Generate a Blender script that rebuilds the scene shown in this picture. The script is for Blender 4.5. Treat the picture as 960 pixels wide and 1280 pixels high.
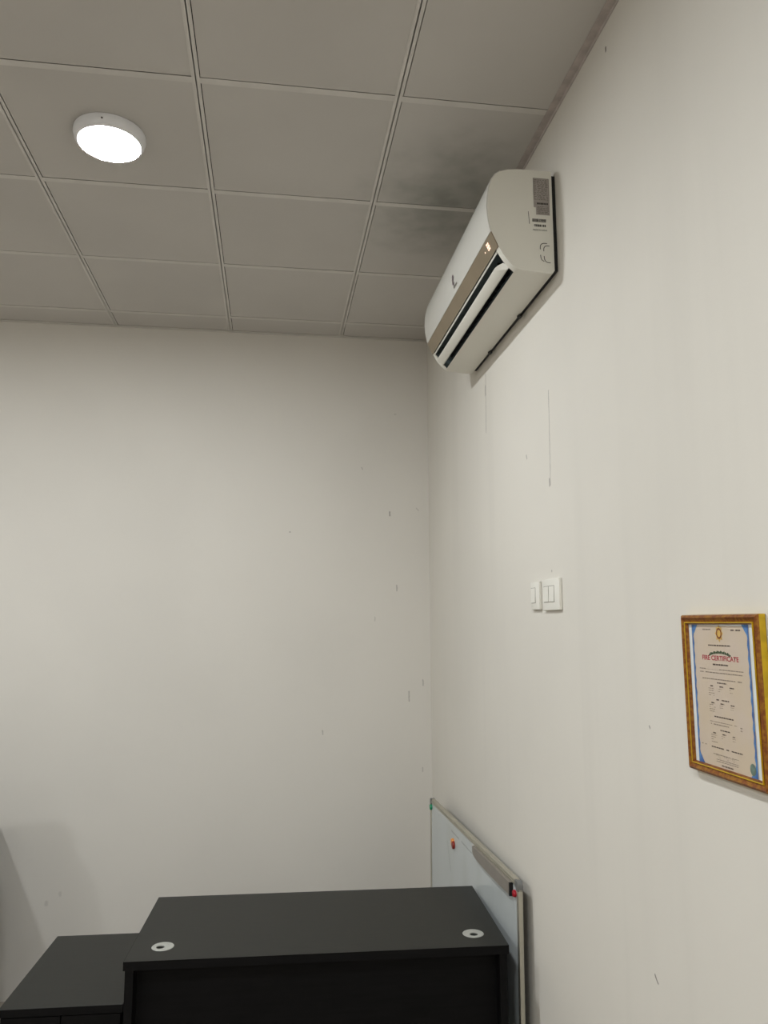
import bpy, bmesh, math, random
from mathutils import Vector, Matrix, noise
random.seed(7)
S = bpy.context.scene
for o in list(bpy.data.objects): bpy.data.objects.remove(o)
C = S.collection
CZ = 1.75                       # eye height above the floor
HC = CZ + 1.5747                # grid plane of the suspended ceiling
XW = 0.8507                     # right wall
YB = 4.144                      # back wall
XL, YF = -4.24, -3.27           # left and front walls (behind the viewer)

# ---------------------------------------------------------------- camera
cam = bpy.data.cameras.new('camera'); co = bpy.data.objects.new('camera', cam); C.objects.link(co)
r = Vector((0.98971265, -0.14301381, -0.0039904)); u = Vector((-0.01626493, -0.14018279, 0.98999204)); f = Vector((0.14214192, 0.97974274, 0.14106679))
M = Matrix((( r.x, u.x, -f.x, 0), (r.y, u.y, -f.y, 0), (r.z, u.z, -f.z, CZ), (0, 0, 0, 1)))
co.matrix_world = M
cam.sensor_fit = 'HORIZONTAL'; cam.sensor_width = 36; cam.lens = 972 / 960 * 36; cam.clip_start = .02
S.camera = co
# ---------------------------------------------------------------- world, view
w = bpy.data.worlds.new('world'); S.world = w; w.use_nodes = True
w.node_tree.nodes['Background'].inputs[0].default_value = (.02, .02, .02, 1); w.node_tree.nodes['Background'].inputs[1].default_value = .1
S.view_settings.view_transform = 'Standard'; S.view_settings.look = 'None'; S.view_settings.gamma = 1
S.view_settings.use_curve_mapping = False
S.view_settings.exposure = 0.0
LAMP = 300.0                    # radiance of the lamp diffusers
LAMP_COL = (.955, 1.0, 1.03, 1)
LAMP_SPOTS = [(-.542, 2.432), (-2.342, 2.432), (-.542, .032), (-2.342, .032), (-.542, -2.368), (-2.342, -2.368)]

# ---------------------------------------------------------------- materials
def lin(c): return tuple((x / 12.92 if x <= .04045 else ((x + .055) / 1.055) ** 2.4) for x in [v / 255 for v in c]) + (1,)
class Mat:
    def __init__(s, name, col, rough=.6, metal=0, spec=.5, coat=0):
        s.m = bpy.data.materials.new(name); s.m.use_nodes = True; s.nt = s.m.node_tree
        s.b = s.nt.nodes['Principled BSDF']; s.col = lin(col) if max(col) > 1 else tuple(col) + (1,)
        s.b.inputs['Base Color'].default_value = s.col; s.b.inputs['Roughness'].default_value = rough
        s.b.inputs['Metallic'].default_value = metal; s.b.inputs['Specular IOR Level'].default_value = spec
        s.b.inputs['Coat Weight'].default_value = coat
    def n(s, t, **k):
        x = s.nt.nodes.new(t)
        for a, v in k.items():
            if a.startswith('i_'): x.inputs[int(a[2:])].default_value = v
            else: setattr(x, a, v)
        return x
    def l(s, a, b): s.nt.links.new(a, b)
    def math(s, op, a, b=None, clamp=False):
        x = s.n('ShaderNodeMath', operation=op, use_clamp=clamp)
        for i, v in enumerate((a, b)):
            if v is None: continue
            if hasattr(v, 'links'): s.l(v, x.inputs[i])
            else: x.inputs[i].default_value = v
        return x.outputs[0]
    def vm(s, op, a, b=None):
        x = s.n('ShaderNodeVectorMath', operation=op)
        for i, v in enumerate((a, b)):
            if v is None: continue
            if hasattr(v, 'links'): s.l(v, x.inputs[i])
            else: x.inputs[i].default_value = v
        return x.outputs['Value' if op in ('DOT_PRODUCT', 'LENGTH', 'DISTANCE') else 'Vector']
    def mix(s, fac, a, b):
        x = s.n('ShaderNodeMix', data_type='RGBA')
        for i, v in ((0, fac), (6, a), (7, b)):
            if hasattr(v, 'links'): s.l(v, x.inputs[i])
            else: x.inputs[i].default_value = v
        return x.outputs[2]
    def pos(s): return s.n('ShaderNodeNewGeometry').outputs['Position']
    def obj(s): return s.n('ShaderNodeTexCoord').outputs['Object']
    def noise(s, vec, scale, detail=3, stretch=None):
        if stretch: vec = s.vm('MULTIPLY', vec, stretch)
        x = s.n('ShaderNodeTexNoise'); x.inputs['Scale'].default_value = scale; x.inputs['Detail'].default_value = detail
        s.l(vec, x.inputs['Vector']); return x.outputs['Fac']
    def ramp(s, v, lo, hi):
        x = s.n('ShaderNodeMapRange', interpolation_type='SMOOTHSTEP', clamp=True)
        s.l(v, x.inputs[0]); x.inputs[1].default_value = lo; x.inputs[2].default_value = hi; return x.outputs[0]
    def bump(s, h, strength=.2, dist=.002):
        x = s.n('ShaderNodeBump'); x.inputs['Strength'].default_value = strength; x.inputs['Distance'].default_value = dist
        s.l(h, x.inputs['Height']); s.l(x.outputs[0], s.b.inputs['Normal'])
    def color(s, c): s.l(c, s.b.inputs['Base Color'])
    def mottle(s, amt=.06, scale=3, other=None):
        o = other or tuple(c * (1 - amt) for c in s.col[:3]) + (1,)
        c = s.mix(s.ramp(s.noise(s.pos(), scale, 4), .35, .65), s.col, o); s.color(c); return c
    def segments(s, base, segs, dark, P=None):
        """scratches and cracks of the plaster: line segments in room coordinates"""
        P = P or s.pos(); wob = s.n('ShaderNodeTexNoise'); wob.inputs['Scale'].default_value = 60; s.l(P, wob.inputs['Vector'])
        off = s.vm('MULTIPLY', s.vm('SUBTRACT', wob.outputs['Color'], (.5, .5, .5)), (.006, .006, .006))
        P = s.vm('ADD', P, off); cur = base
        for a, b, wd, k in segs:
            a = Vector(a); b = Vector(b); ba = b - a
            pa = s.vm('SUBTRACT', P, tuple(a))
            h = s.math('MULTIPLY', s.vm('DOT_PRODUCT', pa, tuple(ba)), 1 / max(ba.length_squared, 1e-8), True)
            sc = s.n('ShaderNodeVectorMath', operation='SCALE'); sc.inputs[0].default_value = tuple(ba); s.l(h, sc.inputs['Scale'])
            d = s.vm('DISTANCE', pa, sc.outputs[0])
            m = s.math('MULTIPLY', s.math('SUBTRACT', 1.0, s.ramp(d, wd * .3, wd)), k)
            cur = s.mix(m, cur, dark)
        return cur
MT = {}
def wall_mat(name, base, segs, streaks=False):
    m = Mat(name, base, .75, spec=.3)
    P = m.pos()
    other = tuple(c * .955 for c in m.col[:3]) + (1,)
    c = m.mix(m.ramp(m.noise(P, 1.3, 4), .35, .7), m.col, other)
    c = m.mix(m.math('MULTIPLY', m.ramp(m.noise(P, 1.0, 3, (2.0, 7.0, .35)), .5, .75), .55 if streaks else .15), c, tuple(v * .93 for v in m.col[:3]) + (1,))
    c = m.segments(c, segs, lin((88, 80, 68)))
    m.color(c); m.bump(m.noise(P, 45, 3), .10, .002)
    return m.m
def bw(x, z, dx, dz, wd, k): return ((x, YB, z + CZ), (x + dx, YB, z + dz + CZ), wd * .9, k * .75)
def rw(y, z, dy, dz, wd, k): return ((XW, y, z + CZ), (XW, y + dy, z + dz + CZ), wd, k)
MT['wall_back'] = wall_mat('back wall paint', (219, 214, 205), [
    bw(.632, .598, .001, -.022, .006, .75), bw(.669, .20, 0, -.03, .005, .6), bw(.730, -.36, .002, -.05, .005, .6), bw(.806, -.30, .002, -.03, .005, .55),
    bw(.093, .481, .004, 0, .006, .6), bw(.275, -.55, .003, -.02, .005, .5), bw(.479, .84, .004, -.01, .005, .45), bw(.662, 1.145, .01, 0, .005, .35),
    bw(.78, .62, .012, -.012, .004, .4), bw(.80, -.75, 0, -.02, .005, .4), bw(-1.041, -1.33, .0, .01, .014, .25), bw(-.98, -1.29, .0, .01, .012, .2), bw(.55, .03, 0, -.02, .005, .3)])
MT['wall_right'] = wall_mat('right wall paint', (221, 216, 206), [
    rw(2.966, 1.0, .012, -.24, .0045, .5), rw(2.975, .95, .0, -.03, .012, .35), rw(2.262, .72, .01, -.30, .0035, .5), rw(2.280, .44, .0, -.02, .006, .6),
    rw(2.491, .56, -.004, -.01, .006, .45), rw(1.735, -.77, -.012, -.012, .004, .8), rw(1.756, 1.50, .0, -.008, .006, .9),
    rw(1.702, -.234, -.002, -.003, .004, .6), rw(2.287, .155, 0, .0, .006, .5)], True)
m = Mat('ceiling tile', (203, 199, 193), .85, spec=.2)
P = m.pos()
c = m.mix(m.ramp(m.noise(P, 1.6, 4), .3, .7), m.col, tuple(v * .94 for v in m.col[:3]) + (1,))
# damp mould patch on the tiles next to the air conditioner
q = m.vm('MULTIPLY', m.vm('SUBTRACT', P, (.64, 2.70, HC)), (1.0, .72, 1.0))
d = m.math('ADD', m.vm('LENGTH', q), m.math('MULTIPLY', m.math('SUBTRACT', m.noise(P, 9, 5), .5), .34))
mk = m.math('SUBTRACT', 1.0, m.ramp(d, -.05, .40))
mk = m.math('MULTIPLY', mk, m.math('ADD', .42, m.math('MULTIPLY', m.ramp(m.noise(P, 12, 2), .25, .75), .22)))
c = m.mix(mk, c, lin((104, 110, 100)))
m.color(c); m.bump(m.noise(P, 220, 2), .15, .001); MT['tile'] = m.m
m = Mat('painted grid metal', (214, 210, 203), .5); m.mottle(.08, 8); MT['grid'] = m.m
m = Mat('edge angle', (196, 186, 180), .7); m.mottle(.2, 25); m.bump(m.noise(m.pos(), 60, 4), .5, .004); MT['angle'] = m.m
m = Mat('plenum', (60, 58, 54), .9); m.mottle(.1); MT['plenum'] = m.m
m = Mat('floor tile', (160, 150, 138), .35); m.mottle(.3, 5); MT['floor'] = m.m
m = Mat('air conditioner plastic', (226, 223, 212), .38); m.mottle(.02, 4); MT['ac'] = m.m
m = Mat('glossy front plastic', (214, 212, 204), .22); m.mottle(.015, 4); MT['acfront'] = m.m
m = Mat('champagne gold strip', (150, 136, 114), .38, metal=.35); m.mottle(.06, 12); MT['gold'] = m.m
m = Mat('dark duct plastic', (98, 110, 112), .55); m.mottle(.1); MT['duct'] = m.m
m = Mat('black rubber', (14, 14, 14), .6); m.mottle(.1); MT['black'] = m.m
m = Mat('rating plate foil', (166, 158, 151), .45); m.mottle(.1, 90); MT['plate'] = m.m
m = Mat('print ink', (58, 53, 48), .6); m.mottle(.1, 90); MT['ink'] = m.m
m = Mat('grey print ink', (105, 98, 90), .6); m.mottle(.1, 90); MT['inkg'] = m.m
m = Mat('logo ink', (120, 100, 108), .4); m.mottle(.1, 90); MT['logo'] = m.m
m = Mat('switch plastic', (232, 229, 219), .3); m.mottle(.02); MT['switch'] = m.m
m = Mat('lamp housing', (238, 238, 240), .35); m.mottle(.02); MT['lamp'] = m.m
m = Mat('lit diffuser', (255, 255, 255), .5); m.b.inputs['Emission Color'].default_value = LAMP_COL; m.b.inputs['Emission Strength'].default_value = LAMP; MT['lit'] = m.m
m = Mat('display light', (255, 200, 160), .5); m.b.inputs['Emission Color'].default_value = lin((255, 226, 208)); m.b.inputs['Emission Strength'].default_value = 2.2; MT['led'] = m.m
def laminate(name, a, b, rough, spec):
    m = Mat(name, a, rough, spec=spec); P = m.obj()
    g = m.noise(P, 6, 5, (1.2, 14, 14)); m.color(m.mix(m.ramp(g, .35, .7), m.col, lin(b))); m.bump(m.noise(P, 20, 3, (1, 12, 12)), .12, .0008); return m.m
MT['top'] = laminate('dark laminate top', (25, 26, 23), (21, 22, 20), .42, .32)
MT['edge'] = laminate('espresso laminate', (13, 12, 13), (8, 8, 8), .6, .14)
m = Mat('grommet plastic', (164, 164, 157), .35); m.mottle(.04, 20); MT['grommet'] = m.m
m = Mat('board enamel', (196, 201, 200), .18, spec=.5); P = m.obj()
c = m.mix(m.math('MULTIPLY', m.ramp(m.noise(P, 5, 4, (1, 1, .5)), .45, .75), .35), m.col, lin((176, 178, 170)))
def wbs(y, z, dy, dz, wd, k): return ((0, y, z + CZ), (0, y + dy, z + dz + CZ), wd, k)
c = m.segments(c, [((.003, .86, .865), (.003, .74, .862), .006, .35), ((.003, .70, .862), (.003, .55, .858), .005, .35), ((.003, .93, .80), (.003, .88, .70), .014, .16)], lin((110, 110, 100)), P); m.color(c); MT['board'] = m.m
m = Mat('aluminium', (190, 186, 172), .35, metal=.75); m.mottle(.06, 20); MT['alu'] = m.m
m = Mat('grey tray plastic', (138, 131, 122), .5); m.mottle(.06, 20); MT['tray'] = m.m
m = Mat('corner cap plastic', (112, 112, 110), .45); m.mottle(.06, 20); MT['cap'] = m.m
for k, cc in (('red', (170, 22, 40)), ('orange', (235, 150, 60)), ('darkred', (140, 30, 14)), ('green', (20, 140, 95))):
    m = Mat(k + ' magnet', cc, .3); m.mottle(.05, 50); MT[k] = m.m
m = Mat('gilt frame', (160, 108, 34), .38, metal=.45); P = m.pos()
c = m.mix(m.ramp(m.noise(P, 110, 3), .35, .65), m.col, lin((128, 70, 30))); m.color(c); m.bump(m.noise(P, 160, 2), .3, .001); MT['gilt'] = m.m
m = Mat('bright gilt edge', (214, 176, 30), .3, metal=.3); m.mottle(.2, 40); MT['gilt2'] = m.m
m = Mat('white mount', (222, 226, 224), .5); m.mottle(.02); MT['mount'] = m.m
m = Mat('parchment', (200, 183, 165), .5, coat=.6); m.m.node_tree.nodes['Principled BSDF'].inputs['Coat Roughness'].default_value = .1
m.mottle(.07, 14, lin((200, 182, 158))); MT['paper'] = m.m
m = Mat('blue border print', (78, 128, 182), .45); m.mottle(.3, 60, lin((60, 92, 150))); MT['blue'] = m.m
m = Mat('certificate text', (98, 84, 76), .5); m.mottle(.1, 90); MT['cink'] = m.m
m = Mat('pale certificate text', (146, 132, 118), .5); m.mottle(.1, 90); MT['cinkg'] = m.m
m = Mat('crimson print', (176, 62, 74), .5); m.mottle(.1, 60); MT['crimson'] = m.m
m = Mat('green ornament print', (62, 84, 56), .5); m.mottle(.2, 80); MT['greenp'] = m.m
m = Mat('emblem yellow', (206, 166, 84), .5); m.mottle(.1, 80); MT['emby'] = m.m
m = Mat('emblem brown', (120, 52, 34), .5); m.mottle(.1, 80); MT['embb'] = m.m
m = Mat('stamp grey', (112, 132, 120), .5); m.mottle(.3, 90); MT['stamp'] = m.m

# ---------------------------------------------------------------- mesh helpers
class MB:
    def __init__(s): s.v = []; s.f = []
    def quad(s, pts):
        i = len(s.v); s.v += [Vector(p) for p in pts]; s.f.append(list(range(i, i + len(pts)))); return s
    def box(s, a, b):
        i = len(s.v); x0, y0, z0 = a; x1, y1, z1 = b
        s.v += [Vector(p) for p in ((x0, y0, z0), (x1, y0, z0), (x1, y1, z0), (x0, y1, z0), (x0, y0, z1), (x1, y0, z1), (x1, y1, z1), (x0, y1, z1))]
        s.f += [[i + k for k in q] for q in ((0, 3, 2, 1), (4, 5, 6, 7), (0, 1, 5, 4), (1, 2, 6, 5), (2, 3, 7, 6), (3, 0, 4, 7))]; return s
    def prism(s, prof, axis, a, b, closed=True, caps=True):
        """profile of 2D points swept from a to b along axis (0,1,2)"""
        def P(p, t):
            q = list(p); q.insert(axis, t); return Vector(q)
        n = len(prof); i = len(s.v); s.v += [P(p, a) for p in prof] + [P(p, b) for p in prof]
        for k in range(n if closed else n - 1):
            j = (k + 1) % n; s.f.append([i + k, i + j, i + n + j, i + n + k])
        if caps and closed: s.f.append([i + k for k in range(n)]); s.f.append([i + n + k for k in reversed(range(n))])
        return s
    def lathe(s, prof, c, n=32, axis='z'):
        """prof: (radius, height); closed at radius 0 ends"""
        i = len(s.v)
        for rr, h in prof:
            for k in range(n):
                t = 2 * math.pi * k / n; x, y = rr * math.cos(t), rr * math.sin(t)
                s.v.append(Vector(c) + (Vector((x, y, h)) if axis == 'z' else Vector((h, x, y))))
        for a in range(len(prof) - 1):
            for k in range(n):
                j = (k + 1) % n; s.f.append([i + a * n + k, i + a * n + j, i + (a + 1) * n + j, i + (a + 1) * n + k])
        s.f.append([i + k for k in reversed(range(n))]); s.f.append([i + (len(prof) - 1) * n + k for k in range(n)])
        return s
    def stroke(s, pts, w, nrm):
        nrm = Vector(nrm)
        for a, b in zip(pts[:-1], pts[1:]):
            a = Vector(a); b = Vector(b); d = (b - a).normalized(); t = d.cross(nrm) * w / 2
            s.quad([a - t, b - t, b + t, a + t])
        return s
    def build(s, name, mat, parent=None, bevel=0, smooth=False, seg=2, loc=None):
        me = bpy.data.meshes.new(name); me.from_pydata([tuple(v) for v in s.v], [], s.f)
        bm = bmesh.new(); bm.from_mesh(me)
        bmesh.ops.remove_doubles(bm, verts=bm.verts, dist=1e-6)
        bmesh.ops.recalc_face_normals(bm, faces=bm.faces)
        if bevel: bmesh.ops.bevel(bm, geom=[e for e in bm.edges if len(e.link_faces) == 2 and e.calc_face_angle(0) > .5], offset=bevel, segments=seg, affect='EDGES', profile=.6, clamp_overlap=True)
        if smooth:
            for fc in bm.faces: fc.smooth = True
        bm.to_mesh(me); bm.free()
        if smooth: me.set_sharp_from_angle(angle=math.radians(35))
        me.materials.append(MT[mat]); o = bpy.data.objects.new(name, me); C.objects.link(o)
        if parent: o.parent = parent
        if loc: o.location = loc
        return o
def thing(name, loc, label, cat, group=None, rz=0):
    o = bpy.data.objects.new(name, None); C.objects.link(o); o.location = loc; o.rotation_euler = (0, 0, rz); o.empty_display_size = .05
    o['label'] = label; o['category'] = cat
    if group: o['group'] = group
    return o
def struct(o): o['kind'] = 'structure'; return o
def stuff(o): o['kind'] = 'stuff'; return o
def copy_tree(o, parent=None):
    c = o.copy(); C.objects.link(c)
    if parent: c.parent = parent
    for ch in list(o.children): copy_tree(ch, c)
    return c

# ---------------------------------------------------------------- room shell
struct(MB().box((XW, YF - .1, 0), (XW + .12, YB + .12, HC + .1)).build('wall_right', 'wall_right'))
struct(MB().box((XL - .12, YB, 0), (XW, YB + .12, HC + .1)).build('wall_back', 'wall_back'))
struct(MB().box((XL - .12, YF - .1, 0), (XL, YB, HC + .1)).build('wall_left', 'wall_back'))
struct(MB().box((XL, YF - .12, 0), (XW, YF, HC + .1)).build('wall_front', 'wall_back'))
floor = struct(MB().box((XL - .12, YF - .12, -.08), (XW + .12, YB + .12, -.006)).build('floor', 'plenum'))
fx = [XW - .6 * k for k in range(10)] ; fy = [YB - .6 * k for k in range(14)]
ft = None
for i in range(9):
    for j in range(13):
        x1, y1 = fx[i], fy[j]; x0, y0 = max(x1 - .6, XL), max(y1 - .6, YF)
        if x1 - x0 < .02 or y1 - y0 < .02: continue
        full = x1 - x0 > .599 and y1 - y0 > .599
        if full and ft: o = ft.copy(); C.objects.link(o); o.location = ((x0 + x1) / 2, (y0 + y1) / 2, 0)
        else:
            hx, hy = (x1 - x0) / 2 - .0015, (y1 - y0) / 2 - .0015
            o = MB().box((-hx, -hy, -.006), (hx, hy, 0)).build('floor_tile', 'floor', floor, loc=((x0 + x1) / 2, (y0 + y1) / 2, 0))
            if full: ft = o
# suspended ceiling: dark plenum slab, tiles and runners as pieces of it
ceiling = struct(MB().box((XL - .12, YF - .12, HC + .06), (XW, YB, HC + .1)).build('ceiling', 'plenum'))
GX = [.358 - .6 * k for k in range(8)]; GY = [2.132 + .6 * k for k in range(3, -9, -1)]
bx = [XW] + GX + [XL]; by = [YB] + GY
bx = [b for i, b in enumerate(bx) if i == 0 or bx[i - 1] - b > .05]; 
if by[-1] - YF > .05: by.append(YF)
FW = .012                       # half width of a runner flange
proto = None
for i in range(len(bx) - 1):
    for j in range(len(by) - 1):
        x1 = bx[i] - (FW - .004 if i else .020); x0 = bx[i + 1] + FW + .0026      # dark gap at the tile's left edge
        y1 = by[j] - (FW if j else .024) - .0026; y0 = by[j + 1] + FW - .004
        cx, cy = (x0 + x1) / 2, (y0 + y1) / 2; hx, hy = (x1 - x0) / 2, (y1 - y0) / 2
        full = 0 < i < len(bx) - 2 and 0 < j < len(by) - 2
        if full and proto:
            o = proto.copy(); C.objects.link(o); o.location = (cx, cy, HC)
        else:
            o = MB().box((-hx, -hy, .0012), (hx, hy, .013)).build('ceiling_tile', 'tile', ceiling, loc=(cx, cy, HC))
            if full: proto = o
        o.rotation_euler = (random.uniform(-.0012, .0012), random.uniform(-.0012, .0012), 0)
for x in GX:
    MB().box((x - FW, YF, HC), (x + FW, YB - .002, HC + .001)).box((x - .0015, YF, HC), (x + .0015, YB - .002, HC + .035)).build('main_runner', 'grid', ceiling)
for j, y in enumerate(GY):
    for i in range(len(bx) - 1):
        x1 = bx[i] - FW; x0 = bx[i + 1] + FW
        MB().box((x0, y - FW, HC + .0002), (x1, y + FW, HC + .0012)).box((x0, y - .0015, HC + .001), (x1, y + .0015, HC + .03)).build('cross_tee', 'grid', ceiling)
struct(MB().box((XW - .025, YF, HC - .002), (XW - .0005, YB - .025, HC + .0005)).box((XW - .003, YF, HC - .012), (XW - .0005, YB - .025, HC)).build('trim_1', 'angle'))
struct(MB().box((XL, YB - .025, HC - .002), (XW - .0005, YB - .0005, HC + .0005)).build('trim_2', 'grid'))

# ---------------------------------------------------------------- ceiling lamps
lamp = thing('ceiling_lamp', (LAMP_SPOTS[0][0], LAMP_SPOTS[0][1], HC), 'round white surface-mounted ceiling lamp, switched on, in the middle of a ceiling tile', 'lamp')
MB().lathe([(.112, 0), (.113, -.010), (.108, -.026), (.1015, -.034), (.0975, -.036), (.0965, -.030), (0.05, -.030)], (0, 0, 0), 64).build('housing', 'lamp', lamp, smooth=True)
MB().lathe([(.0962, -.030), (.0962, -.0355), (.085, -.038), (.05, -.0395), (.01, -.040)], (0, 0, 0), 64).build('diffuser', 'lit', lamp, smooth=True)
MB().lathe([(.003, -.001), (.003, .001)], (-.002, -.113, -.018), 10).build('screw', 'inkg', lamp)
for k, (x, y) in enumerate(LAMP_SPOTS[1:]):
    o = copy_tree(lamp); o.location = (x, y, HC)
    o['label'] = 'round white ceiling lamp %s' % ['near the left part of the back wall', 'above and behind the viewer near the right wall', 'behind the viewer towards the left wall', 'by the front wall near the right wall', 'by the front wall towards the left wall'][k]

# ---------------------------------------------------------------- air conditioner
AY0, AY1 = 2.14, 3.11
ac = thing('air_conditioner', (XW, (AY0 + AY1) / 2, CZ + 1.045), 'white wall-mounted split air conditioner with a gold strip, high on the right wall', 'air conditioner')
OX, OY, OZ = XW, (AY0 + AY1) / 2, 1.045
def L(x, z): return (x - OX, z - OZ)
ya, yb = AY0 - OY, AY1 - OY; yi, yj = ya + .027, yb - .027
G = (.664, 1.126); B = (.7165, 1.0585)
upper = [(.661, 1.134), (.643, 1.173), (.6345, 1.215), (.632, 1.255), (.635, 1.292), (.640, 1.318), (.648, 1.342), (.661, 1.360), (.677, 1.371), (.698, 1.378), (.73, 1.3815), (.764, 1.383), (.838, 1.383)]
back = [(.838, 1.058), (.833, 1.050), (.824, 1.047)]
lowc = [(.750, 1.053), (.730, 1.055)]
mouth = [B, (.701, 1.072), (.686, 1.089), (.674, 1.107), G]
cav = [G, (.692, 1.150), (.735, 1.150), (.757, 1.115), (.740, 1.078), B]
full = [L(*p) for p in upper + back + lowc + mouth]
mid = [L(*p) for p in upper + back + lowc + [B]] + [L(*p) for p in reversed(cav[1:-1])] + [L(*G)]
h = MB().prism(full, 1, ya, yi).prism(full, 1, yj, yb)
openp = [L(*p) for p in [G] + upper + back + lowc + [B]]
h.prism(openp, 1, yi, yj, closed=False)
h.build('housing', 'ac', ac, smooth=True)
cp = [L(*p) for p in cav]
dm = MB().prism(cp, 1, yi + .0005, yj - .0005, closed=False)
for yy in (yi + .001, yj - .001):
    dm.quad([(x, yy, z) for x, z in cp])
dm.build('outlet_duct', 'duct', ac)
def shell(pts, off, y0, y1, name, mat, th=.002):
    """thin skin following the profile points, pushed out by off"""
    pts = [Vector(p) for p in pts]; out = []
    for i, p in enumerate(pts):
        t = (pts[min(i + 1, len(pts) - 1)] - pts[max(i - 1, 0)]).normalized(); n = Vector((-t.y, t.x)) 
        out.append(p + n * off)
    prof = [L(*p) for p in out] + [L(*p) for p in reversed(pts)]
    return MB().prism(prof, 1, y0, y1).build(name, mat, ac, smooth=True)
shell(upper[1:9], .0035, ya + .002, yb - .002, 'front_panel', 'acfront')
shell([G, upper[0], (.652, 1.153), upper[1]], .0030, ya + .0015, yb - .0015, 'gold_strip', 'gold')
MB().prism([L(.667, 1.126), L(.663, 1.118), L(.666, 1.114), L(.671, 1.121)], 1, yi, yj).build('lip', 'ac', ac)
# swing flap, its near corner cut off
fl = [(.672, 1.0895), (.675, 1.0835), (.6985, 1.0705), (.7035, 1.0725), (.701, 1.083), (.689, 1.0925), (.679, 1.0940)]
fm = MB(); n = len(fl); A = [L(*p) for p in fl]
s0 = [yi + .045, yi + .045, yi + .012, yi + .006, yi + .006, yi + .012, yi + .035]
for k in range(n): fm.v.append(Vector((A[k][0], s0[k], A[k][1])))
for k in range(n): fm.v.append(Vector((A[k][0], yj - .006, A[k][1])))
for k in range(n): j = (k + 1) % n; fm.f.append([k, j, n + j, n + k])
fm.f.append(list(range(n))); fm.f.append([n + k for k in reversed(range(n))])
fm.build('swing_flap', 'ac', ac, smooth=True)
vane = None
for k in range(17):
    y = yi + .06 + k * (yj - yi - .12) / 16
    if vane is None:
        vane = MB().prism([L(.700, 1.140), L(.735, 1.140), L(.742, 1.105), L(.725, 1.085), L(.700, 1.115)], 1, -.0012, .0012).build('vane', 'black', ac, loc=(0, y, 0))
    else: o = vane.copy(); C.objects.link(o); o.location = (0, y, 0)
# mounting plate and hooks behind
MB().box((-.0120, ya + .004, .014), (-.0005, yb - .008, .325)).build('mounting_plate', 'black', ac)
for yy in (2.464, 2.83):
    MB().prism([(-.020, yy - OY - .012), (-.0125, yy - OY - .012), (-.0125, yy - OY + .012), (-.026, yy - OY + .004)], 2, -.006, .006).build('hook', 'black', ac)
# side sticker, facing the viewer along -y
E = ya - .0006
def ex(px, py): return (.794 + (px - 675) * .00238 - OX, E, 1.144 - (py - 304) * .00252 - OZ)
MB().quad([(.778 - OX, E, 1.357 - OZ), (.829 - OX, E, 1.356 - OZ), (.829 - OX, E, 1.236 - OZ), (.785 - OX, E, 1.236 - OZ), (.785 - OX, E, 1.26 - OZ), (.778 - OX, E, 1.26 - OZ)]).build('rating_plate', 'plate', ac)
E2 = E - .0003
pm = MB()
def bar(mb, x0, x1, z, hgt, yy=E2): mb.quad([(x0 - OX, yy, z - OZ), (x1 - OX, yy, z - OZ), (x1 - OX, yy, z + hgt - OZ), (x0 - OX, yy, z + hgt - OZ)])
z = 1.350
while z > 1.282:
    x = .781
    while x < .822:
        l = random.uniform(.003, .010); bar(pm, x, min(x + l, .825), z, .0016); x += l + random.uniform(.0015, .006)
    z -= .0046
for z in (1.262, 1.2575, 1.2535, 1.249, 1.2445, 1.2405):
    x = .789
    while x < .822:
        l = random.uniform(.004, .012); bar(pm, x, min(x + l, .826), z, .0016); x += l + .002
bar(pm, .779, .8285, 1.3555, .001); bar(pm, .8275, .8282, 1.285, .07); bar(pm, .779, .7797, 1.285, .07)
o = stuff(pm.build('plate_print', 'inkg', ac))
pm = MB()
x = .789
for l in (.006, .004, .007, .004, .005, .003):
    bar(pm, x, x + l, 1.270, .006); x += l + .0012
x = .772
while x < .816:
    l = random.choice((.0007, .0012, .0018)); bar(pm, x, x + l, 1.212, .0105); x += l + random.choice((.0006, .001))
x = .778
while x < .812:
    l = random.choice((.0008, .0014, .003)); bar(pm, x, x + l, 1.197, .0075); x += l + random.choice((.0008, .0014))
stuff(pm.build('barcode', 'ink', ac))
def text(body, size, mat, name, parent, loc, rot, width=None, bold=0):
    cu = bpy.data.curves.new(name, 'FONT'); cu.body = body; cu.size = size; cu.align_x = 'CENTER'; cu.align_y = 'CENTER'; cu.offset = bold; cu.resolution_u = 3
    t = bpy.data.objects.new(name, cu); C.objects.link(t); bpy.context.view_layer.update()
    me = bpy.data.meshes.new_from_object(t.evaluated_get(bpy.context.evaluated_depsgraph_get()))
    sx = width / t.dimensions.x if width else 1
    bpy.data.objects.remove(t); bpy.data.curves.remove(cu)
    for v in me.vertices: v.co.x *= sx
    me.materials.clear(); me.materials.append(MT[mat]); o = bpy.data.objects.new(name, me); C.objects.link(o); o.parent = parent; o.location = loc; o.rotation_euler = rot
    return o
text('MADE IN CHINA', .0078, 'ink', 'origin_print', ac, (.7955 - OX, E2, 1.186 - OZ), (math.pi / 2, 0, 0), .045)
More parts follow.
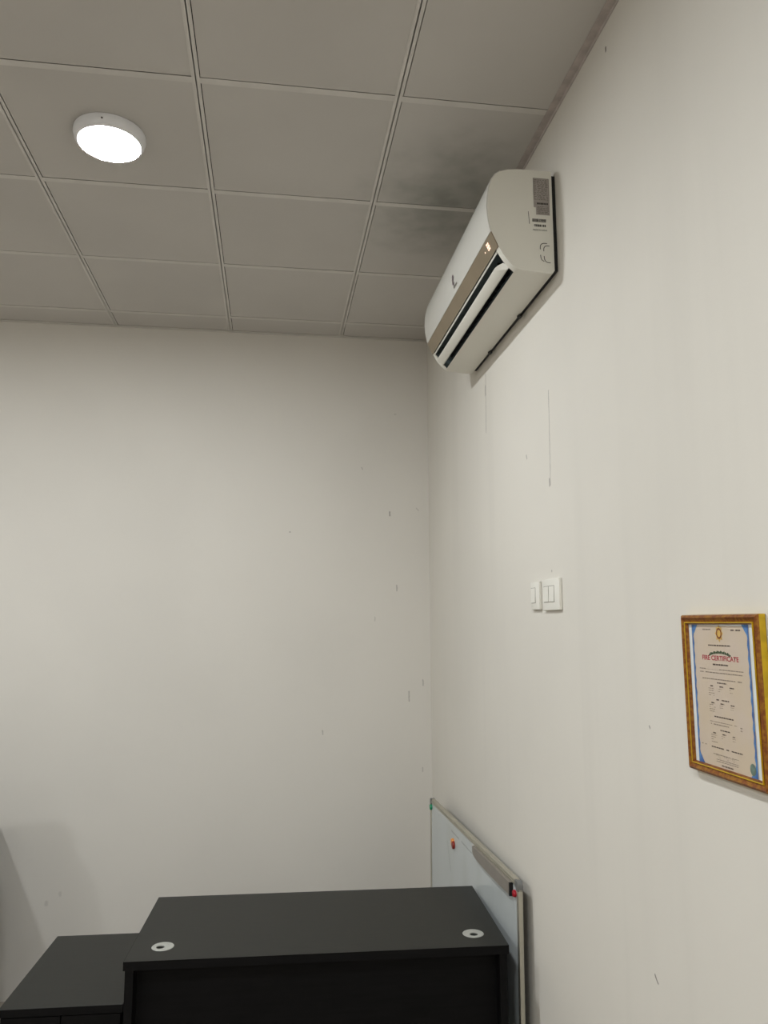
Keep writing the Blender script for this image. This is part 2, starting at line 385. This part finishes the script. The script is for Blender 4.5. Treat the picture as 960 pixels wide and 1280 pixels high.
# knock-out arcs for the pipe, and a short moulded slit
pm = MB()
def arc(px, py, rx, ry, a0, a1, n=8): return [ex(px + rx * math.cos(math.radians(a)), py - ry * math.sin(math.radians(a))) for a in [a0 + (a1 - a0) * k / n for k in range(n + 1)]]
E = ya - .0005
for pts in ([ex(675.2, 312)] + arc(680.5, 309, 5.2, 5, 180, 90) + [ex(684.5, 304)], [ex(679.8, 314.2)] + arc(684.5, 311.5, 4.6, 4.6, 180, 90) + [ex(687.6, 307)],
            [ex(675.4, 319)] + arc(681, 321.5, 5.4, 5.6, 180, 260), [ex(680, 320.2)] + arc(685.5, 322.5, 5.2, 5.8, 180, 262) + [ex(688.5, 328.6)]):
    pm.stroke(pts, .0022, (0, 1, 0))
pm.stroke([ex(660.8, 264), ex(662, 280)], .0016, (0, 1, 0))
stuff(pm.build('knockout_mark', 'ink', ac))
# display digits and indicator on the gold strip (sloping face)
def gs(y, t, off=.0045):   # t from 0 (lower edge) to 1 (upper edge of the strip)
    a = Vector((.661, 1.134)); b = Vector((.643, 1.173)); p = a + (b - a) * t; nn = Vector((-(b - a).y, (b - a).x)).normalized()
    p = p + nn * off; return Vector((p.x - OX, y - OY, p.y - OZ))
dm = MB()
def dg(y0, y1, t0, t1): dm.quad([gs(y0, t0), gs(y1, t0), gs(y1, t1), gs(y0, t1)])
for yy in (2.188, 2.199):
    dg(yy, yy + .0015, .25, .72); dg(yy + .006, yy + .0075, .25, .72)
    for t in (.25, .46, .68): dg(yy, yy + .0075, t, t + .05)
dm.build('display', 'led', ac)
dm = MB(); dg(2.232, 2.236, .40, .50); dm.build('indicator_light', 'led', ac)
# faint round emblem and short word mark on the front panel (unreadable in the photo)
pm = MB()
FX = .632 - .0040
def fp(y, z):
    k = [(1.173, .643), (1.215, .6345), (1.255, .632), (1.292, .635)]
    for (z0, x0), (z1, x1) in zip(k[:-1], k[1:]):
        if z <= z1 or z1 == 1.292: x = x0 + (x1 - x0) * (z - z0) / (z1 - z0); break
    return Vector((x - .0054 - OX, y - OY, z - OZ))
pm.stroke([fp(2.600, 1.232), fp(2.588, 1.236), fp(2.580, 1.228), fp(2.590, 1.218), fp(2.600, 1.212), fp(2.594, 1.204), fp(2.582, 1.208)], .0075, (1, 0, 0))
pm.stroke([fp(2.604, 1.222), fp(2.592, 1.226), fp(2.584, 1.216)], .005, (1, 0, 0))
pm.build('emblem', 'logo', ac)
pm = MB(); 
for a, b in ((2.596, 2.586), (2.583, 2.574), (2.571, 2.563), (2.560, 2.552)): pm.stroke([fp(a, 1.194), fp(b, 1.194)], .008, (1, 0, 0))
stuff(pm.build('word_mark', 'inkg', ac))

# ---------------------------------------------------------------- switches
def switch_plate(y0, y1, z0, z1, label, rockers, name='light_switch'):
    t = thing(name, (XW, (y0 + y1) / 2, CZ + (z0 + z1) / 2), label, 'switch')
    hy, hz = (y1 - y0) / 2, (z1 - z0) / 2
    MB().box((-.010, -hy, -hz), (-.0005, hy, hz)).build('cover_plate', 'switch', t, bevel=.0025, smooth=True)
    for a, b, c, d in rockers:
        MB().box((-.0085, b - .0012, c - .0012), (-.0102, a + .0012, d + .0012)).build('rocker_gap', 'inkg', t)
        MB().prism([(-.0095, c), (-.0125, c), (-.0106, d), (-.0095, d)], 1, a - .0004, b + .0004).build('rocker', 'switch', t)
    return t
t1 = switch_plate(2.380, 2.462, .040, .128, 'narrow white switch with a single rocker, left of the wider double one', [(.034, -.006, -.022, .025)])
t2 = switch_plate(2.205, 2.349, .036, .131, 'wide white double switch to the right of the narrow single one', [(.058, .017, -.022, .025), (.013, -.030, -.022, .025)])

# ---------------------------------------------------------------- framed certificate
FY0, FY1, FZ0, FZ1 = 1.253, 1.510, -.290, .013
cy0, cz0 = (FY0 + FY1) / 2, (FZ0 + FZ1) / 2
ct = thing('framed_certificate', (XW, cy0, CZ + cz0), 'gilt-framed fire certificate with a blue border hanging on the right wall', 'certificate')
hw, hh = (FY1 - FY0) / 2, (FZ1 - FZ0) / 2
XF = -.019                      # frame front, from the wall
def rail(p0, p1, q0, q1, prof, name, mat):
    """mitred rail between outer corners p0,p1 and inner corners q0,q1 (y,z); prof: (t, x) across"""
    mb = MB(); n = len(prof)
    for (po, qi) in ((p0, q0), (p1, q1)):
        for t, x in prof: mb.v.append(Vector((x, po[0] + (qi[0] - po[0]) * t, po[1] + (qi[1] - po[1]) * t)))
    for k in range(n): j = (k + 1) % n; mb.f.append([k, j, n + j, n + k])
    mb.f.append(list(range(n))); mb.f.append([n + k for k in reversed(range(n))])
    return mb.build(name, mat, ct)
rwid = .0185
O = [(-hw, -hh), (hw, -hh), (hw, hh), (-hw, hh)]; I = [(-hw + rwid, -hh + rwid), (hw - rwid, -hh + rwid), (hw - rwid, hh - rwid), (-hw + rwid, hh - rwid)]
prof = [(0, -.001), (0, -.013), (.10, -.0165), (.16, XF + .002), (.30, XF), (.55, XF + .003), (.72, XF + .0045), (.78, XF + .002), (.88, XF + .0025), (1, XF + .008), (1, -.001)]
for k in range(4):
    j = (k + 1) % 4; rail(O[k], O[j], I[k], I[j], prof, 'frame_rail', 'gilt')
prof2 = [(-.012, -.0015), (-.012, -.0125), (.0, -.0132), (.0, -.0015)]
for k in range(4):
    j = (k + 1) % 4; rail(O[k], O[j], I[k], I[j], prof2, 'rail_edge', 'gilt2')
prof3 = [(.74, XF + .0038), (.78, XF + .0012), (.86, XF + .0014), (.90, XF + .0045)]
for k in range(4):
    j = (k + 1) % 4; rail(O[k], O[j], I[k], I[j], prof3, 'inner_bead', 'gilt2')
XP = XF + .0090
MB().box((XP, -hw + .014, -hh + .014), (XP + .003, hw - .014, hh - .014)).build('mount_board', 'mount', ct)
def cp_(y, z, k=1): return (XP - .0003 * k, y - cy0, z - cz0)
MB().quad([cp_(1.481, -.006), cp_(1.289, -.009), cp_(1.288, -.273), cp_(1.480, -.271)]).build('certificate_sheet', 'paper', ct)
# blue ornamental border: wavy inner edge and filled corners
bm_ = MB()
def border(y0, y1, sgn):
    N = 44
    for k in range(N):
        za = -.006 - .266 * k / N; zb = -.006 - .266 * (k + 1) / N
        def wdt(z):
            d0 = min(abs(z + .006), abs(z + .272)); ww = .0058 + .0012 * math.sin(z * 260)
            R = .019
            if d0 < R: ww += (R - d0) ** 1.25 * 2.3
            return ww
        bm_.quad([cp_(y0, za, 2), cp_(y0 + sgn * wdt(za), za, 2), cp_(y0 + sgn * wdt(zb), zb, 2), cp_(y0, zb, 2)])
border(1.479, 0, -1); bm_.build('blue_border', 'blue', ct)
bm_ = MB(); border(1.290, 0, 1); bm_.build('blue_border', 'blue', ct)
TR = (math.pi / 2, 0, -math.pi / 2)
text('FIRE CERTIFICATE', .0125, 'crimson', 'title_print', ct, cp_(1.386, -.0695, 2), TR, .121, .00030)
# emblem: pointed star, dark ring and pale middle
mb = MB(); cE = (1.3835, -.0225)
mb.quad([cp_(cE[0] + rr * math.sin(a), cE[1] + rr * 1.25 * math.cos(a), 2) for a, rr in [(math.pi * k / 8, .0135 if k % 2 == 0 else .0095) for k in range(16)]]); mb.build('crest', 'emby', ct)
mb = MB(); N = 24
for k in range(N):
    a, b = 2 * math.pi * k / N, 2 * math.pi * (k + 1) / N
    P_ = lambda t, rr: cp_(cE[0] + rr * math.sin(t), cE[1] + rr * 1.15 * math.cos(t), 3)
    mb.quad([P_(a, .0088), P_(b, .0088), P_(b, .0062), P_(a, .0062)])
mb.build('crest_ring', 'embb', ct)
mb = MB()
for k in range(-9, 10):   # scrolled ornament above the title: leaves along a low arch
    y = 1.386 + k * .0038; z0 = -.0632 + .0050 * (1 - (k / 9) ** 2) - .001; s = .0052 + .0016 * ((k * 7) % 3)
    mb.quad([cp_(y + .0018, z0 - .001, 2), cp_(y - .0012, z0 - .0012, 2), cp_(y - .0020 - .0006 * (k % 2), z0 + s * .5, 2), cp_(y + .0010, z0 + s * .55, 2)])
stuff(mb.build('ornament_print', 'greenp', ct))
ink = MB(); inkg = MB()
def line(mb, y0, y1, z, hgt, gap=.35, lo=.003, hi=.010):
    y = y0
    while y > y1 + .001:
        l = random.uniform(lo, hi); e = max(y - l, y1)
        if random.random() > gap * .2: mb.quad([cp_(y, z, 2), cp_(e, z, 2), cp_(e, z - hgt, 2), cp_(y, z - hgt, 2)])
        y = e - .0012
line(inkg, 1.440, 1.412, -.0138, .0026); line(ink, 1.345, 1.311, -.0148, .0028)
line(ink, 1.423, 1.349, -.0440, .0024); line(ink, 1.411, 1.360, -.0798, .0028)
line(inkg, 1.458, 1.437, -.0895, .0018); line(inkg, 1.39, 1.312, -.0895, .0018); line(inkg, 1.437, 1.39, -.0908, .0005)
line(inkg, 1.457, 1.317, -.0958, .0019); line(inkg, 1.450, 1.320, -.1080, .0019); line(ink, 1.400, 1.370, -.1142, .0022)
for z in (-.1210, -.1525, -.2085):
    for y0, y1 in ((1.424, 1.413), (1.393, 1.381), (1.360, 1.346)): line(ink, y0, y1, z, .0022)
for zs in ((-.1262, -.1305, -.135, -.139), (-.157, -.161, -.165, -.169), (-.213, -.217, -.2215, -.226)):
    for q_, z in enumerate(zs):
        line(inkg, 1.431, 1.431 - random.uniform(.012, .022), z, .0012)
        if q_ < 2: line(inkg, 1.397, 1.385, z, .0008); line(inkg, 1.361, 1.350, z, .0008)
line(ink, 1.406, 1.362, -.1458, .0022); line(ink, 1.416, 1.353, -.1775, .0024)
line(inkg, 1.432, 1.345, -.1880, .0012); line(inkg, 1.430, 1.370, -.1925, .0018); line(inkg, 1.334, 1.328, -.1895, .0022); line(inkg, 1.334, 1.328, -.1945, .0022)
line(ink, 1.399, 1.368, -.2015, .0022); line(inkg, 1.466, 1.449, -.2340, .0016); line(ink, 1.432, 1.332, -.2350, .0022)
line(inkg, 1.428, 1.346, -.2480, .0012); line(inkg, 1.418, 1.347, -.2570, .0014); line(inkg, 1.418, 1.347, -.2605, .0014); line(ink, 1.401, 1.362, -.2660, .0024)
# three loops of a signature
for c0 in (1.412, 1.385, 1.366):
    inkg.stroke([cp_(c0 + .007 * math.cos(t * .7), -.2520 + .0035 * math.sin(t * 1.3), 2) for t in range(0, 8)], .0005, (1, 0, 0))
stuff(ink.build('dark_print', 'cink', ct)); stuff(inkg.build('pale_print', 'cinkg', ct))
mb = MB(); N = 20
mb.quad([cp_(1.3035 + .0085 * math.sin(2 * math.pi * k / N), -.2575 + .0105 * math.cos(2 * math.pi * k / N), 3) for k in range(N)]); mb.build('stamp', 'stamp', ct)

# ---------------------------------------------------------------- desk
RZ = math.radians(-2.8)
dk = thing('office_desk', (.1815, 2.825, 0), 'dark espresso office desk with two white cable grommets, its end against the whiteboard', 'desk', rz=RZ)
W2, D2, HT = .5865, .279, .75
GR = [(-.490, -.178), (.495, -.178)]
def holed_top(w2, d2, z0, z1, holes, rr=.026, n=24):
    """slab with real round holes: fans from square cells round each hole"""
    mb = MB(); hs = .05
    def cell(cx, cy):
        for k in range(n):
            a, b = 2 * math.pi * k / n, 2 * math.pi * (k + 1) / n
            def sq(t):
                c, s = math.cos(t), math.sin(t); m = hs / max(abs(c), abs(s)); return (cx + c * m, cy + s * m)
            pa, pb = (cx + rr * math.cos(a), cy + rr * math.sin(a)), (cx + rr * math.cos(b), cy + rr * math.sin(b)); qa, qb = sq(a), sq(b)
            for z in (z0, z1): mb.quad([(*pa, z), (*pb, z), (*qb, z), (*qa, z)])
            mb.quad([(*pa, z0), (*pb, z0), (*pb, z1), (*pa, z1)])
    xs = sorted([-w2, w2] + [c + s for c, _ in holes for s in (-hs, hs)]); ys = [-d2, holes[0][1] - hs, holes[0][1] + hs, d2]
    for i in range(len(xs) - 1):
        for j in range(3):
            if j == 1 and any(abs((xs[i] + xs[i + 1]) / 2 - c) < .01 for c, _ in holes):
                cell((xs[i] + xs[i + 1]) / 2, (ys[1] + ys[2]) / 2); continue
            for z in (z0, z1): mb.quad([(xs[i], ys[j], z), (xs[i + 1], ys[j], z), (xs[i + 1], ys[j + 1], z), (xs[i], ys[j + 1], z)])
    return mb
tp = holed_top(W2, D2, HT - .0252, HT, GR); tp.build('desktop', 'top', dk)
eb = MB()
for a, b in (((-W2 - .001, -D2 - .001), (W2 + .001, -D2)), ((-W2 - .001, D2), (W2 + .001, D2 + .001)), ((-W2 - .001, -D2), (-W2, D2)), ((W2, -D2), (W2 + .001, D2))):
    eb.box((a[0], a[1], HT - .0252), (b[0], b[1], HT - .0003))
eb.build('edge_band', 'edge', dk)
for sx in (-1, 1):
    xo = sx * (W2 - .004); MB().box((min(xo, xo - sx * .025), -D2 + .004, 0), (max(xo, xo - sx * .025), D2 - .006, HT - .0252)).build('side_panel', 'edge', dk, bevel=.0008, seg=1)
MB().box((-W2 + .029, -D2 + .055, .28), (W2 - .029, -D2 + .073, HT - .0252)).build('modesty_panel', 'edge', dk)
for gx, gy in GR:
    prof = [(.021, -.004), (.021, .0012), (.030, .0020), (.0335, .0014), (.0345, .0003), (.026, .0002), (.025, -.03)]
    g = MB(); n = 32; i = 0
    for rr, hh_ in prof:
        for k in range(n): t = 2 * math.pi * k / n; g.v.append(Vector((rr * math.cos(t), rr * math.sin(t), hh_)))
    for a in range(len(prof) - 1):
        for k in range(n): j = (k + 1) % n; g.f.append([a * n + k, a * n + j, (a + 1) * n + j, (a + 1) * n + k])
    gr = g.build('cable_grommet', 'grommet', dk, smooth=True, loc=(gx, gy, HT)); gr['label'] = 'white plastic cable grommet'
    # lid with an off-centre notch
    sd = -1 if gx < 0 else .1
    mb = MB(); N = 32; cx, cy, rn = (-.007, -.004, .0130) if gx < 0 else (.001, -.006, .0135)
    for k in range(N):
        a, b = 2 * math.pi * k / N, 2 * math.pi * (k + 1) / N
        po = lambda t: (.0212 * math.cos(t), .0212 * math.sin(t)); pi_ = lambda t: (cx + rn * math.cos(t), cy + rn * .95 * math.sin(t))
        mb.quad([(*po(a), .001), (*po(b), .001), (*pi_(b), .001), (*pi_(a), .001)]); mb.quad([(*pi_(a), .001), (*pi_(b), .001), (*pi_(b), -.002), (*pi_(a), -.002)])
    mb.build('grommet_lid', 'grommet', gr)
    MB().lathe([(.0205, -.024), (.0205, -.023)], (0, 0, 0), 24).build('grommet_well', 'black', gr)

# low side cabinet to the left
sc = thing('side_cabinet', (-.5805, 2.862, 0), 'low dark espresso side cabinet standing at the left end of the taller desk', 'cabinet', rz=RZ)
w2, d2, ht = .1785, .274, .631
MB().box((-w2, -d2, ht - .022), (w2, d2, ht)).build('cabinet_top', 'top', sc, bevel=.0008, seg=1)
MB().box((-w2 - .0005, -d2 - .001, ht - .022), (w2, -d2 - .00005, ht - .0003)).build('edge_band', 'edge', sc)
MB().box((-w2 + .006, -d2 + .02, .04), (-w2 + .024, d2 - .004, ht - .022)).build('side_panel', 'edge', sc)
MB().box((w2 - .024, -d2 + .02, .04), (w2 - .006, d2 - .004, ht - .022)).build('side_panel', 'edge', sc)
MB().box((-w2 + .024, d2 - .022, .04), (w2 - .024, d2 - .004, ht - .022)).build('back_panel', 'edge', sc)
MB().box((-w2 + .024, -d2 + .03, .04), (w2 - .024, d2 - .022, .058)).build('bottom_panel', 'edge', sc)
MB().box((-w2 + .02, -d2 + .04, 0), (w2 - .02, d2 - .03, .04)).build('plinth', 'edge', sc)
for k in range(2):
    dx = (-w2 + .007, -.0015) if k == 0 else (.0015, w2 - .007)
    d_ = MB().box((dx[0], -d2 + .004, .045), (dx[1], -d2 + .019, ht - .026)).build('door', 'edge', sc, bevel=.001, seg=1)
    hx = -.02 if k == 0 else .02
    MB().box((hx - .004, -d2 - .012, .42), (hx + .004, -d2 + .0035, .52)).build('handle', 'alu', d_, bevel=.002)

# ---------------------------------------------------------------- whiteboard leaning in the corner
WL = 1.250; WH = .920
wb = bpy.data.objects.new('whiteboard', None); C.objects.link(wb); wb.empty_display_size = .05
wb['label'] = 'aluminium-framed magnetic whiteboard leaning on the right wall in the corner behind the desk'; wb['category'] = 'whiteboard'
# local: x = thickness (front at 0 looks towards -x), y from near end (0) to far end (WL), z up
tilt = 0; lean = math.radians(.45)
wb.location = (.7965, 2.560, .0); wb.rotation_euler = (-tilt, lean, math.radians(1.5))
wb.location.z = WL * math.sin(tilt) + .001
fw, th = .020, .0150
MB().box((.0025, fw * .6, fw * .6), (.010, WL - fw * .6, WH - fw * .6)).build('writing_surface', 'board', wb)
MB().box((.0105, fw * .6, fw * .6), (.0125, WL - fw * .6, WH - fw * .6)).build('backing', 'cap', wb)
fr = [(0, 0, fw, WH, 'side_frame'), (WL - fw, 0, WL, WH, 'side_frame')]
for y0, z0, y1, z1, nm in fr: MB().box((0, y0, z0 + .022), (th, y1, z1 - .022)).build(nm, 'alu', wb, bevel=.002, smooth=True)
for z0 in (0, WH - fw):
    # stepped extrusion
    MB().prism([(0.0, z0), (th, z0), (th, z0 + fw), (.004, z0 + fw), (0, z0 + fw - .004)] if z0 else [(0, 0), (th, 0), (th, fw), (0, fw)], 1, .022, WL - .022).build('long_frame', 'alu', wb, smooth=True)
MB().box((-.0016, .022, WH - fw + .006), (0, WL - .022, WH - fw + .008)).build('frame_rib', 'alu', wb)
for yy in (0, WL - .030):
    for zz in (0, WH - .030):
        near = yy == 0; top = zz != 0; pts = []
        R_ = .014; cyc = yy + (R_ if near else .030 - R_); czc = zz + (.030 - R_ if top else R_)
        a0 = {(True, True): 90, (True, False): 180, (False, False): 270, (False, True): 0}[(near, top)]
        pts = [(cyc + R_ * math.cos(math.radians(a0 + 15 * k)), czc + R_ * math.sin(math.radians(a0 + 15 * k))) for k in range(7)]
        iy = yy + .030 if near else yy; oz = zz if top else zz + .030
        pts = pts + ([(yy, oz), (yy + fw + .002, oz), (yy + fw + .002, zz + (.008 if top else .022)), (iy, zz + (.008 if top else .022)), (iy, zz + .030 if top else zz)] if near else [])
        if not near:
            ccx = yy + .030
            pts = pts + ([(yy, zz + .030), (yy, zz + .008), (yy + .008, zz + .008), (yy + .008, zz), (ccx, zz)] if top else [(ccx, zz + .030), (yy + .008, zz + .030), (yy + .008, zz + .022), (yy, zz + .022), (yy, zz)])
        cmb = MB(); n = len(pts)
        MB().prism([(a, b) for a, b in pts], 0, -.002, th + .0015).build('corner_cap', 'cap', wb, smooth=True)
# pen tray strip clipped under the top frame
tz = WH - fw; prof = [(.066, tz), (.50, tz), (.50, tz - .022), (.493, tz - .029), (.478, tz - .035), (.44, tz - .038), (.32, tz - .041), (.18, tz - .041), (.066, tz - .038)]
tr = MB(); tr.prism([(y, z) for y, z in prof], 0, -.010, .0015); tr.build('pen_tray', 'tray', wb, smooth=True)
MB().box((-.0105, .058, tz - .041), (.0015, .0658, tz)).build('tray_end', 'black', wb)
def magnet(y, z, mat, label, rr=.010, mat2=None):
    t = thing('magnet', (0, 0, 0), label, 'magnet')
    bpy.context.view_layer.update()
    ploc = wb.matrix_world @ Vector((.0022, y, z)); t.location = ploc; t.rotation_euler = wb.rotation_euler
    MB().lathe([(rr, 0), (rr * 1.02, -.005), (rr * .9, -.0085), (rr * .5, -.0095)], (0, 0, 0), 24, 'x').build('magnet_body', mat, t, smooth=True)
    if mat2:
        o = MB().lathe([(rr * .98, 0), (rr, -.005), (rr * .9, -.0088), (rr * .5, -.0098)], (-.0002, -.013, -.007), 24, 'x').build('magnet_base', mat2, t, smooth=True)
        o['label'] = 'dark red half of the pair'
magnet(.036, WH - .046, 'red', 'round red magnet at the near top corner of the whiteboard', .011)
magnet(.829, WH - .095, 'orange', 'orange and dark red magnet alone on the left part of the whiteboard', .016, 'darkred')
magnet(1.232, WH - .040, 'green', 'green magnet at the far top corner of the whiteboard', .013)

# ---------------------------------------------------------------- unseen cabinet, added off-frame to cast the slanted shade on the back wall
fc = thing('shade_cabinet', (-1.722, 3.85, 0), 'unseen dark grey cabinet added beyond the left edge to cast the slanted shade on the back wall', 'cabinet')
MB().box((-.45, -.28, .03), (.45, .285, .79)).build('carcass', 'ink', fc, bevel=.003)
MB().box((-.43, -.26, 0), (.43, .27, .03)).build('plinth', 'black', fc)
for k in range(2):
    d_ = MB().box((-.445 + .445 * k + .002, -.298, .04), (.445 * k - .002, -.2805, .78)).build('door', 'ink', fc, bevel=.002)
    MB().box((-.03 + .05 * k, -.312, .45), (-.018 + .05 * k, -.2985, .57)).build('handle', 'alu', d_, bevel=.002)

# unseen high-back chair, added off the left edge so its back shades the wall
ch = thing('shade_chair', (-1.335, 3.12, 0), 'unseen black high-back swivel chair added beyond the left edge to throw soft shade on the back wall', 'chair')
base = MB().lathe([(.035, .05), (.035, .12), (.022, .13), (.022, .38)], (0, 0, 0), 20)
base.build('gas_column', 'black', ch, smooth=True)
for k in range(5):
    a = 2 * math.pi * k / 5 + .3; c, q = math.cos(a), math.sin(a); n = Vector((-q, c, 0))
    mb = MB(); P0, P1 = Vector((c, q, 0)) * .02, Vector((c, q, 0)) * .27
    mb.v = [P0 + n * .025 + Vector((0, 0, .06)), P0 - n * .025 + Vector((0, 0, .06)), P0 - n * .025 + Vector((0, 0, .10)), P0 + n * .025 + Vector((0, 0, .10)),
            P1 + n * .016 + Vector((0, 0, .052)), P1 - n * .016 + Vector((0, 0, .052)), P1 - n * .016 + Vector((0, 0, .074)), P1 + n * .016 + Vector((0, 0, .074))]
    mb.f = [[0, 1, 2, 3], [7, 6, 5, 4], [0, 4, 5, 1], [1, 5, 6, 2], [2, 6, 7, 3], [3, 7, 4, 0]]
    lg = mb.build('base_leg', 'black', ch, bevel=.004)
    MB().lathe([(.018, -.012), (.026, -.009), (.026, .009), (.018, .012)], (c * .262, q * .262, .0262), 20, 'x').build('castor', 'black', lg, smooth=True)
MB().box((-.25, -.24, .40), (.25, .23, .50)).build('seat', 'black', ch, bevel=.04, smooth=True, seg=4)
MB().box((-.10, -.10, .375), (.10, .10, .402)).build('seat_plate', 'black', ch, bevel=.005)
def cushion(name, x, z0, z1, top, yc, th, mat):
    prof = []
    for k in range(33):
        t = math.pi * 2 * k / 32; e = .55
        cx = math.copysign(abs(math.cos(t)) ** e, math.cos(t)); sz = math.copysign(abs(math.sin(t)) ** e, math.sin(t))
        w_ = x * (1 - (.5 + sz * .5) * (1 - top)); prof.append((w_ * cx, (z0 + z1) / 2 + (z1 - z0) / 2 * sz))
    return MB().prism([(a, b) for a, b in prof[:-1]], 1, yc - th / 2, yc + th / 2).build(name, mat, ch, bevel=.02, smooth=True, seg=3)
cushion('backrest', .27, .50, 1.15, .84, .23, .07, 'black')
cushion('headrest', .15, 1.11, 1.27, .9, .225, .06, 'black')
MB().box((-.03, .262, .46), (.03, .285, .95)).box((-.03, .05, .378), (.03, .285, .398)).box((-.03, .262, .378), (.03, .285, .46)).build('back_bracket', 'black', ch)
for sx in (-1, 1):
    ar = MB().box((sx * .285 - .03, -.15, .66), (sx * .285 + .03, .12, .69)).build('armrest', 'black', ch, bevel=.01, smooth=True)
    MB().box((sx * .275 - .012, -.04, .44), (sx * .275 + .012, .02, .665)).build('arm_post', 'black', ar, bevel=.004)
